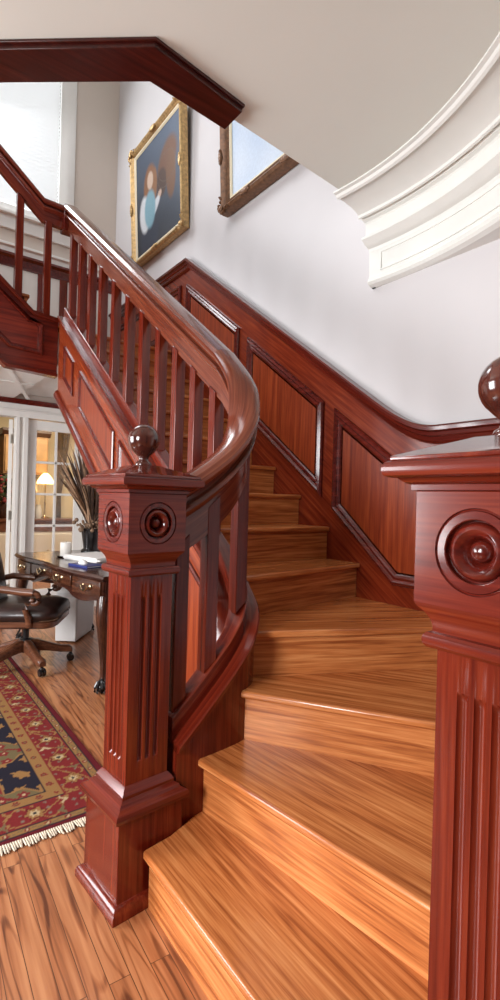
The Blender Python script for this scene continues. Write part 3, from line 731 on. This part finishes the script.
ap.box(.03, DW - .03, .01, .035, .56, .70).box(.03, DW - .03, DL - .035, DL - .01, .56, .70).box(DW - .04, DW - .02, .01, DL - .01, .56, .70)
ap.build('apron', walnut, dk, local=True, smooth=40)
for y0, y1 in bounds:
    zb = .585 if y0 in (.04, 1.175) else .615
    dr = MB(); m_ = 8
    dr.loft([[Vector((front_x(y0 + (y1 - y0) * i / m_) - .006, y0 + (y1 - y0) * i / m_, zb)), Vector((front_x(y0 + (y1 - y0) * i / m_) - .006, y0 + (y1 - y0) * i / m_, .688)), Vector((front_x(y0 + (y1 - y0) * i / m_) + .012, y0 + (y1 - y0) * i / m_, .688)), Vector((front_x(y0 + (y1 - y0) * i / m_) + .012, y0 + (y1 - y0) * i / m_, zb))] for i in range(m_ + 1)])
    d_ = dr.build('drawer', wood('walnut_drawer', (.03, .010, .006), (.065, .022, .011), (.11, .04, .018), rot=AY, rough=.22, coat=.4), dk, local=True, bevel=.003)
    ym = (y0 + y1) / 2; xm = front_x(ym) - .006; zm = (zb + .69) / 2
    h = MB()
    for s in (-1, 1): h.lathe([(.016, 0), (.014, .004), (.007, .008), (.006, .018), (.008, .022), (0, .024)], Matrix.Translation((xm, ym + s * .048, zm + .008)) @ Matrix.Rotation(-PI / 2, 4, 'Y'), 12)
    h.tube(bez((xm - .02, ym - .048, zm + .006), (xm - .035, ym, zm - .045), (xm - .02, ym + .048, zm + .006), 8), .0055, 8)
    h.build('handle', brass, d_, local=True)
def cabriole(lx, ly, sx, sy):
    t = MB(); rings = []
    prof_ = [(.60, .044, .0), (.56, .046, .004), (.50, .046, .014), (.44, .040, .020), (.36, .031, .014), (.26, .024, .002), (.16, .020, -.006), (.09, .019, -.006), (.06, .024, .002)]
    for z, r_, o_ in prof_:
        c_ = Vector((lx + sx * o_, ly + sy * o_, z)); rings.append([c_ + Vector((r_ * math.copysign(abs(math.cos(a)) ** .8, math.cos(a)), r_ * math.copysign(abs(math.sin(a)) ** .8, math.sin(a)), 0)) for a in [2 * PI * i / 16 for i in range(16)]])
    t.loft(rings[::-1]); lg = t.build('leg', walnut_z, dk, local=True, smooth=50)
    t = MB(); t.blob((lx + sx * .012, ly + sy * .012, .032), (.033, .033, .032), None, 14, 9)
    for k in range(4):
        an = math.atan2(sy, sx) + (k - 1.5) * .75 if k < 4 else 0
        dx, dy = math.cos(an), math.sin(an); bx, by = lx + sx * .01, ly + sy * .01
        t.tube([(bx, by, .075), (bx + dx * .026, by + dy * .026, .062), (bx + dx * .040, by + dy * .040, .036), (bx + dx * .042, by + dy * .042, .010), (bx + dx * .038, by + dy * .038, .002)], [.011, .011, .010, .008, .003], 7)
    t.build('claw_foot', blackm, lg, local=True)
for lx, ly, sx, sy in ((.05, .06, -1, -1), (.05, DL - .06, -1, 1), (DW - .07, .06, 1, -1), (DW - .07, DL - .06, 1, 1)): cabriole(lx, ly, sx, sy)
ZD = .7707
# things on the desk
v = thing('dried_arrangement', (1.60, 4.58, ZD), 'dried reeds and seed heads standing in a black vase on the desk', 'vase')
MB().lathe([(0, 0), (.082, 0), (.086, .014), (.082, .024), (.066, .035), (.064, .05), (.072, .11), (.082, .17), (.088, .215), (.084, .22), (.074, .21), (.04, .20)], n=28).build('vase', blackm, v, local=True, smooth=40)
for mat_, cnt, nm in ((reed, 150, 'reeds'), (reed2, 50, 'pale_reeds')):
    t = MB()
    for i in range(cnt):
        an = random.uniform(0, 2 * PI); sp = random.uniform(.03, .33); hh = random.uniform(.38, .74)
        b0 = Vector((random.uniform(-.03, .03), random.uniform(-.03, .03), .22)); e = Vector((math.cos(an) * sp, math.sin(an) * sp, .22 + hh)); md = (b0 + e) / 2 + Vector((0, 0, .09))
        pts_ = bez(b0, md, e, 6); wd = random.uniform(.005, .012)
        t.tube(pts_, [wd * .6, wd * .7, wd * .9, wd * 1.3, wd * 1.2, wd * .7, .0008], 5)
    o = t.build(nm, mat_, v, local=True); o['kind'] = 'stuff'
t = MB()
for i in range(70):
    an = random.uniform(0, 2 * PI); r_ = random.uniform(.03, .15); t.blob((math.cos(an) * r_, math.sin(an) * r_, random.uniform(.19, .29)), random.uniform(.010, .020), None, 9, 6)
t.build('seed_heads', pod, v, local=True)['kind'] = 'stuff'
c_ = thing('candle', (1.30, 4.32, ZD), 'white pillar candle on a dark dish on the desk', 'candle')
MB().lathe([(0, 0), (.06, 0), (.075, .010), (.076, .014), (.06, .010), (0, .008)], n=28).build('dish', blackm, c_, local=True, smooth=40)
MB().lathe([(0, .009), (.044, .009), (.045, .014), (.045, .118), (.042, .122), (.030, .118), (0, .112)], n=28).build('pillar', wax, c_, local=True, smooth=40)
MB().tube([(0, 0, .112), (.001, 0, .122), (.003, 0, .130)], .0014, 6).build('wick', black, c_, local=True)
b_ = thing('papers', (1.47, 4.06, ZD), 'loose stack of white papers lying on the desk', 'papers')
b_.rotation_euler.z = .35
for i in range(6):
    Mx = Matrix.Rotation(random.uniform(-.07, .07), 4, 'Z'); MB().box(-.16, .16, -.21, .21, .006 * i, .006 * i + .0055, Mx).build('sheet', paper, b_, local=True)
bb = thing('blue_folder', (1.27, 3.70, ZD), 'blue folder on the desk, nearest the front edge', 'folder')
bb.rotation_euler.z = .25
MB().box(-.075, .075, -.12, .12, 0, .004).box(-.075, .075, -.12, .12, .011, .015).box(-.079, -.075, -.12, .12, 0, .015).build('cover', blue, bb, local=True, bevel=.001)
MB().box(-.074, .070, -.115, .115, .0045, .0105).build('sheets', paper, bb, local=True)
ms = thing('computer_mouse', (1.25, 3.73, ZD + .0155), 'small white computer mouse on the blue folder', 'mouse')
t = MB(); rings = []
for i in range(9):
    an = PI / 2 * i / 8; rings.append([Vector((.031 * math.cos(an) * math.cos(a), .052 * math.cos(an) * math.sin(a), .030 * math.sin(an))) for a in [2 * PI * k / 20 for k in range(20)]] if i < 8 else [Vector((.001 * math.cos(a), .001 * math.sin(a), .030)) for a in [2 * PI * k / 20 for k in range(20)]])
t.loft(rings).build('shell', paper, ms, local=True, smooth=60); MB().tube([(0, .025, .0275), (0, .036, .0225)], .003, 8).build('wheel', plastic, ms, local=True)
ct = thing('computer_tower', (1.50, 4.66, 0), 'pale grey computer tower standing on the floor under the desk', 'computer'); ct.rotation_euler.z = .9
MB().box(-.20, .24, -.095, .095, .012, .50).build('case', plastic, ct, local=True, bevel=.012)
MB().box(-.212, -.201, -.09, .09, .015, .495).build('front_panel', plain('front_panel_plastic', (.72, .71, .69), rough=.35), ct, local=True, bevel=.004)
MB().box(-.2145, -.2121, -.07, .07, .40, .435).build('drive_door', plastic, ct, local=True); MB().lathe([(0, 0), (.008, 0), (.007, .003), (0, .003)], Matrix.Translation((-.212, .0, .33)) @ Matrix.Rotation(-PI / 2, 4, 'Y'), 16).build('power_button', plain('red_button', (.5, .06, .04)), ct, local=True)
for sx in (-.15, .19):
    for sy in (-.07, .07): MB().lathe([(.014, 0), (.014, .012)], Matrix.Translation((sx, sy, 0)), 12).build('foot', black, ct, local=True)

# ------------------------------------------------------------------ desk chair
ch = thing('office_chair', (.945, 4.06, 0), 'brown leather swivel desk chair with carved scroll arms', 'chair', None, -.52)
kw = dict(local=True)
MB().lathe([(.030, .10), (.040, .105), (.045, .16), (.040, .20), (.022, .205), (.022, .33)], n=20).build('column', black, ch, smooth=40, **kw)
for k in range(5):
    an = -.93 + k * 2 * PI / 5; ca, sa = math.cos(an), math.sin(an); t = MB(); rings = []
    for r_, z, hw_, hh_ in ((.02, .155, .034, .042), (.08, .152, .034, .040), (.17, .128, .031, .030), (.25, .105, .028, .025), (.31, .100, .030, .024), (.335, .088, .022, .018)):
        rings.append([Vector((r_ * ca - y_ * sa, r_ * sa + y_ * ca, z + z_)) for y_, z_ in ((-hw_, -hh_), (hw_, -hh_), (hw_, hh_ * .5), (hw_ * .5, hh_), (-hw_ * .5, hh_), (-hw_, hh_ * .5))])
    lg = t.loft(rings).build('base_leg', arm_wood, ch, bevel=.004, **kw)
    px, py = .322 * ca, .322 * sa; t = MB()
    for s in (-1, 1): t.lathe([(.010, -.009), (.026, -.008), (.028, 0), (.026, .008), (.010, .009)], Matrix.Translation((px - s * .014 * sa, py + s * .014 * ca, .0285)) @ Matrix.Rotation(an, 4, 'Z') @ Matrix.Rotation(PI / 2, 4, 'X'), 18)
    t.tube([(px, py, .03), (px, py, .085)], .007, 8); t.blob((px, py, .052), (.018, .018, .016), None, 10, 6); t.build('caster', blackm, lg, smooth=40, **kw)
def rr(hx, hy, r_, z, n_=6):
    pts_ = []
    for cx_, cy_, a0_ in ((hx - r_, hy - r_, 0), (-hx + r_, hy - r_, PI / 2), (-hx + r_, -hy + r_, PI), (hx - r_, -hy + r_, 3 * PI / 2)):
        for i in range(n_ + 1): a_ = a0_ + PI / 2 * i / n_; pts_.append(Vector((cx_ + r_ * math.cos(a_), cy_ + r_ * math.sin(a_), z)))
    return pts_
MB().loft([rr(.255, .255, .09, .335), rr(.27, .27, .10, .345), rr(.27, .27, .10, .378), rr(.262, .262, .10, .385)]).build('seat_rail', arm_wood, ch, smooth=30, **kw)
MB().loft([rr(.26, .26, .10, .386), rr(.275, .272, .11, .40), rr(.278, .274, .11, .43), rr(.265, .262, .11, .462), rr(.22, .22, .10, .485), rr(.12, .12, .08, .496)]).build('seat', leather, ch, smooth=60, **kw)
t = MB()
for i in range(60):
    p = rr(.272, .272, .10, .392, 14)[i % 60]; t.blob(p, .0045, None, 6, 4)
t.build('nail_heads', bronze, ch, **kw)['kind'] = 'stuff'
MB().tube([(.0, -.06, .32), (.02, -.22, .315), (.03, -.30, .305)], [.006, .006, .008], 8).build('lever', black, ch, **kw)
t = MB(); rings = []
for z, xx, hw_, th in ((.40, -.235, .20, .05), (.50, -.255, .235, .06), (.65, -.285, .25, .062), (.80, -.315, .25, .058), (.90, -.335, .235, .05), (.96, -.345, .18, .036), (.975, -.347, .10, .016)):
    rings.append([Vector((xx + th * math.copysign(abs(math.cos(a)) ** .6, math.cos(a)), hw_ * math.copysign(abs(math.sin(a)) ** .5, math.sin(a)), z)) for a in [2 * PI * i / 24 for i in range(24)]])
t.loft(rings).build('backrest', leather, ch, smooth=60, **kw)
for s in (-1, 1):
    y = .29 * s
    a_ = MB(); pts_ = [(-.30, y, .60), (-.20, y, .625), (-.06, y, .615), (.06, y, .60), (.13, y, .595)]
    a_.tube(pts_, [.022, .024, .026, .028, .03], 12)
    arm = a_.build('arm', arm_wood, ch, smooth=50, **kw)
    sc_ = MB(); sp = [(.13 + (.052 - .0045 * i) * math.sin(i * .55), y, .545 + (.052 - .0045 * i) * math.cos(i * .55)) for i in range(11)]
    sc_.tube(sp, [.022 - .0009 * i for i in range(11)], 10); sc_.blob((.13, y, .545), (.016, .032, .016), None, 12, 7); sc_.build('scroll', arm_wood, arm, smooth=50, **kw)
    po = MB(); po.tube([(.10, y * .95, .36), (.10, y, .42), (.075, y, .48), (.09, y, .52)], [.026, .024, .02, .022], 10); po.build('arm_post', arm_wood, ch, smooth=50, **kw)

# ------------------------------------------------------------------ doors of the office
def french_leaf(name, W, Ht, cols, rows, stile, brail, th=.04):
    """leaf in local x (width) and z; y thickness"""
    m = MB(); m.box(0, stile, 0, th, 0, Ht).box(W - stile, W, 0, th, 0, Ht).box(stile, W - stile, 0, th, 0, brail).box(stile, W - stile, 0, th, Ht - stile, Ht)
    gx = (W - 2 * stile) / cols; gz = (Ht - stile - brail) / rows; mw = .013
    for i in range(1, cols): m.box(stile + gx * i - mw, stile + gx * i + mw, .008, th - .008, brail, Ht - stile)
    for j in range(1, rows): m.box(stile, W - stile, .008, th - .008, brail + gz * j - mw, brail + gz * j + mw)
    return m, (stile, W - stile, brail, Ht - stile)
t = MB()                                        # casing
t.box(1.2, 1.235, YB - .02, YB, 0, 2.1).box(1.275, 1.32, YB - .02, YB, 0, 2.1).box(-.9, 2.3, YB - .022, YB, 2.1, 2.165).box(-.9, 2.3, YB - .03, YB, 2.165, 2.18).box(1.94, 2.03, YB - .02, YB, 0, 2.1).box(.19, .28, YB - .02, YB, 0, 2.1).box(2.08, 2.12, YB - .03, YB, 0, 2.1)
struct(t.build('trim_6', white_paint, bevel=.003))
m, (gx0, gx1, gz0, gz1) = french_leaf('leaf', .63, 2.085, 2, 5, .105, .235)
d1 = struct(m.build('door_1', white_paint, bevel=.003)); d1.location = (1.315, YB + .03, .006)
MB().box(gx0, gx1, .018, .022, gz0, gz1).build('pane', glass, d1, local=True)
m, (gx0, gx1, gz0, gz1) = french_leaf('leaf', .86, 2.07, 2, 5, .105, .235)
d2 = struct(m.build('door_2', white_paint, bevel=.003)); d2.location = (1.19, YB + .10, .012); d2.rotation_euler.z = PI / 2 - .20
MB().box(gx0, gx1, .018, .022, gz0, gz1).build('pane', glass, d2, local=True)
for z in (.25, 1.04, 1.86):
    h = MB().box(-.012, .012, -.012, .02, z - .05, z + .05).lathe([(.009, z - .055), (.009, z + .055)], Matrix.Translation((0, -.012, 0)), 10); h.build('hinge', steel, d2, local=True)

# ------------------------------------------------------------------ study beyond the doors
tan_wood = plain('tan_cabinet_wood', (.34, .19, .08), rough=.5, noise=.25, nscale=6)
tb = thing('sideboard', (2.3, 8.60, 0), 'brown topped white sideboard seen through the glazed door', 'sideboard')
MB().box(-.95, .95, -.26, .26, .855, .90).build('top', arm_wood, tb, local=True, bevel=.006); MB().box(-.92, .92, -.235, .25, .70, .855).build('apron', plain('brown_apron', (.16, .06, .03), rough=.5, noise=.45, nscale=9), tb, local=True, bevel=.004)
MB().box(-.92, .92, -.225, .25, 0, .70).build('body', white_paint, tb, local=True)
for k in range(4):
    d = MB().box(-.90 + .455 * k, -.47 + .455 * k, -.24, -.2255, .06, .66).build('door', white_paint, tb, local=True, bevel=.004)
    MB().blob((-.52 + .455 * k, -.250, .40), .012).build('knob', brass, d, local=True)
lp = thing('table_lamp', (2.215, 8.52, .9003), 'lit lamp with wide pale shade on the sideboard, behind the glazed door', 'lamp')
MB().lathe([(0, 0), (.07, 0), (.072, .015), (.03, .03), (.012, .05), (.010, .20), (.018, .24), (.010, .28), (.009, .56)], n=20).build('base', brass, lp, local=True, smooth=50)
MB().lathe([(.135, .555), (.125, .60), (.075, .68), (.03, .725), (.028, .725), (.072, .676), (.122, .596), (.131, .555)], n=28, cap=False).build('shade', emit('lit_lamp_shade', (1.0, .66, .30), 4.0), lp, local=True, smooth=50)
MB().blob((0, 0, .60), (.03, .03, .045)).build('bulb', emit('lamp_bulb', (1.0, .80, .5), 14), lp, local=True)
sv = thing('grey_vase', (2.10, 8.46, .9003), 'pale dried stems in a grey vase below the lamp, behind the glazed door', 'vase')
MB().lathe([(0, 0), (.045, 0), (.055, .06), (.05, .15), (.035, .20), (.04, .22), (.03, .215), (0, .19)], n=20).build('vase', plastic, sv, local=True, smooth=50)
t = MB()
for k in range(14): an = random.uniform(0, 6.3); r_ = random.uniform(.02, .10); t.tube(bez((0, 0, .19), (r_ * .3 * math.cos(an), r_ * .3 * math.sin(an), .4), (r_ * math.cos(an), r_ * math.sin(an), random.uniform(.45, .62)), 4), .004, 5)
t.build('stems', liner, sv, local=True)['kind'] = 'stuff'
cb = thing('wall_cabinet', (1.93, 8.75, 1.60), 'tan wooden wall cabinet high up behind the glazed door', 'cabinet')
MB().box(-.33, .33, -.16, .43, 0, .60).build('body', tan_wood, cb, local=True, bevel=.005)
for k in range(2): MB().box(-.31 + .315 * k, -.005 + .315 * k, -.178, -.161, .03, .57).build('door', plain('tan_cabinet_door', (.42, .25, .11), rough=.45, noise=.2, nscale=6), cb, local=True, bevel=.006)
MB().prism([(-.36, -.16, .60), (-.36, -.22, .66), (-.36, -.22, .70), (-.36, .43, .70), (-.36, .43, .60)], (.72, 0, 0)).build('cornice', plain('dark_cabinet_cornice', (.06, .025, .014), rough=.4), cb, local=True)
cu = thing('curtain', (2.68, 8.98, 0), 'olive brown curtain drawn aside, seen through the right-hand door panes', 'curtain')
rings = []
for z, x0, x1 in ((.85, -.16, -.08), (1.1, -.155, -.085), (1.25, -.15, -.09), (1.45, -.15, -.06), (1.8, -.155, -.02), (2.1, -.16, .02), (2.45, -.165, .05)):
    rr_ = [Vector((x0 + (x1 - x0) * i / 40, .025 * math.sin(i / 40 * 2 * PI * 5), z)) for i in range(41)]
    rings.append(rr_ + [v_ + Vector((0, .012, 0)) for v_ in rr_[::-1]])
MB().loft(rings).build('drape', plain('olive_curtain_cloth', (.20, .13, .06), rough=.9, noise=.4, nscale=18), cu, local=True, smooth=60)
MB().tube([(-.22, -.0, 2.46), (.50, -.0, 2.46)], .014, 10).build('rod', brass, cu, local=True)
fa = thing('flower_arrangement', (1.62, 8.58, .9003), 'red flowers and dark foliage on the sideboard beyond the open door', 'flowers')
MB().lathe([(0, 0), (.09, 0), (.10, .05), (.12, .16), (.09, .24), (.08, .26), (.0, .24)], n=20).build('vase', walnut_z, fa, local=True, smooth=40)
gm, rm = plain('leaf_green', (.04, .07, .03), rough=.6, noise=.4), plain('red_petals', (.22, .03, .035), rough=.7, noise=.4)
for mt, cnt, nm, rs in ((gm, 120, 'foliage', (.05, .015, .03)), (rm, 60, 'blooms', (.032, .032, .028))):
    t = MB()
    for i in range(cnt):
        an = random.uniform(0, 2 * PI); r_ = random.uniform(.03, .21); z = random.uniform(.22, .64)
        t.blob((r_ * math.cos(an) * (1.2 - abs(z - .42)), r_ * math.sin(an) * (1.2 - abs(z - .42)), z), rs, Matrix.Rotation(random.uniform(0, 6), 3, 'Z') @ Matrix.Rotation(random.uniform(-1, 1), 3, 'X'), 7, 4)
    t.build(nm, mt, fa, local=True)['kind'] = 'stuff'
pf = thing('wall_picture', (1.42, 9.185, 1.55), 'dark framed brown picture on the cream wall beyond the open door', 'picture')
MB().frame([(-.38, 0, 0), (.32, 0, 0), (.32, 0, .62), (-.38, 0, .62)], (0, -1, 0), [(0, 0), (0, .03), (.03, .035), (.06, .02), (.06, .005)]).build('frame', walnut, pf, local=True)
MB().box(-.33, .27, -.008, -.002, .05, .57).build('canvas', plain('brown_canvas', (.20, .12, .06), rough=.6, noise=.5, nscale=7), pf, local=True)

# ------------------------------------------------------------------ light
def area(name, loc, target, sx, sy, power, col=(1, 1, 1), spread=180):
    l = bpy.data.lights.new(name, 'AREA'); l.shape = 'RECTANGLE'; l.size = sx; l.size_y = sy; l.energy = power; l.color = col; l.spread = math.radians(spread)
    o = bpy.data.objects.new(name, l); COL.objects.link(o); o.location = loc
    o.rotation_euler = (Vector(target) - Vector(loc)).to_track_quat('-Z', 'Y').to_euler(); return o
area('stair_window_daylight', (.35, 5.70, 5.3), (1.2, 3.2, 2.4), 1.1, 1.9, 80, (.93, .96, 1.0))
area('upper_hall_daylight', (-.6, 2.6, 5.9), (1.6, 3.4, 2.6), 1.8, 1.8, 60, (.97, .97, 1.0))
area('entry_window_daylight', (-2.6, .45, 1.8), (1.2, 1.15, .0), .9, 1.3, 70, (.97, .98, 1.0), 110)
area('office_window_daylight', (-2.3, 3.6, 1.6), (1.2, 2.6, .9), 1.8, 1.7, 200, (.98, .98, 1.0))
area('study_lamp_glow', (2.2, 7.6, 2.45), (2.2, 8.2, 0), .8, .8, 45, (1.0, .80, .55))
wd_ = bpy.data.worlds.new('world'); SC.world = wd_; wd_.use_nodes = True
bg = wd_.node_tree.nodes['Background']; bg.inputs['Color'].default_value = (1.0, .99, .97, 1); bg.inputs['Strength'].default_value = .10
vs = SC.view_settings; vs.view_transform = 'Standard'; vs.look = 'None'; vs.gamma = 1; vs.exposure = 0; vs.use_curve_mapping = False
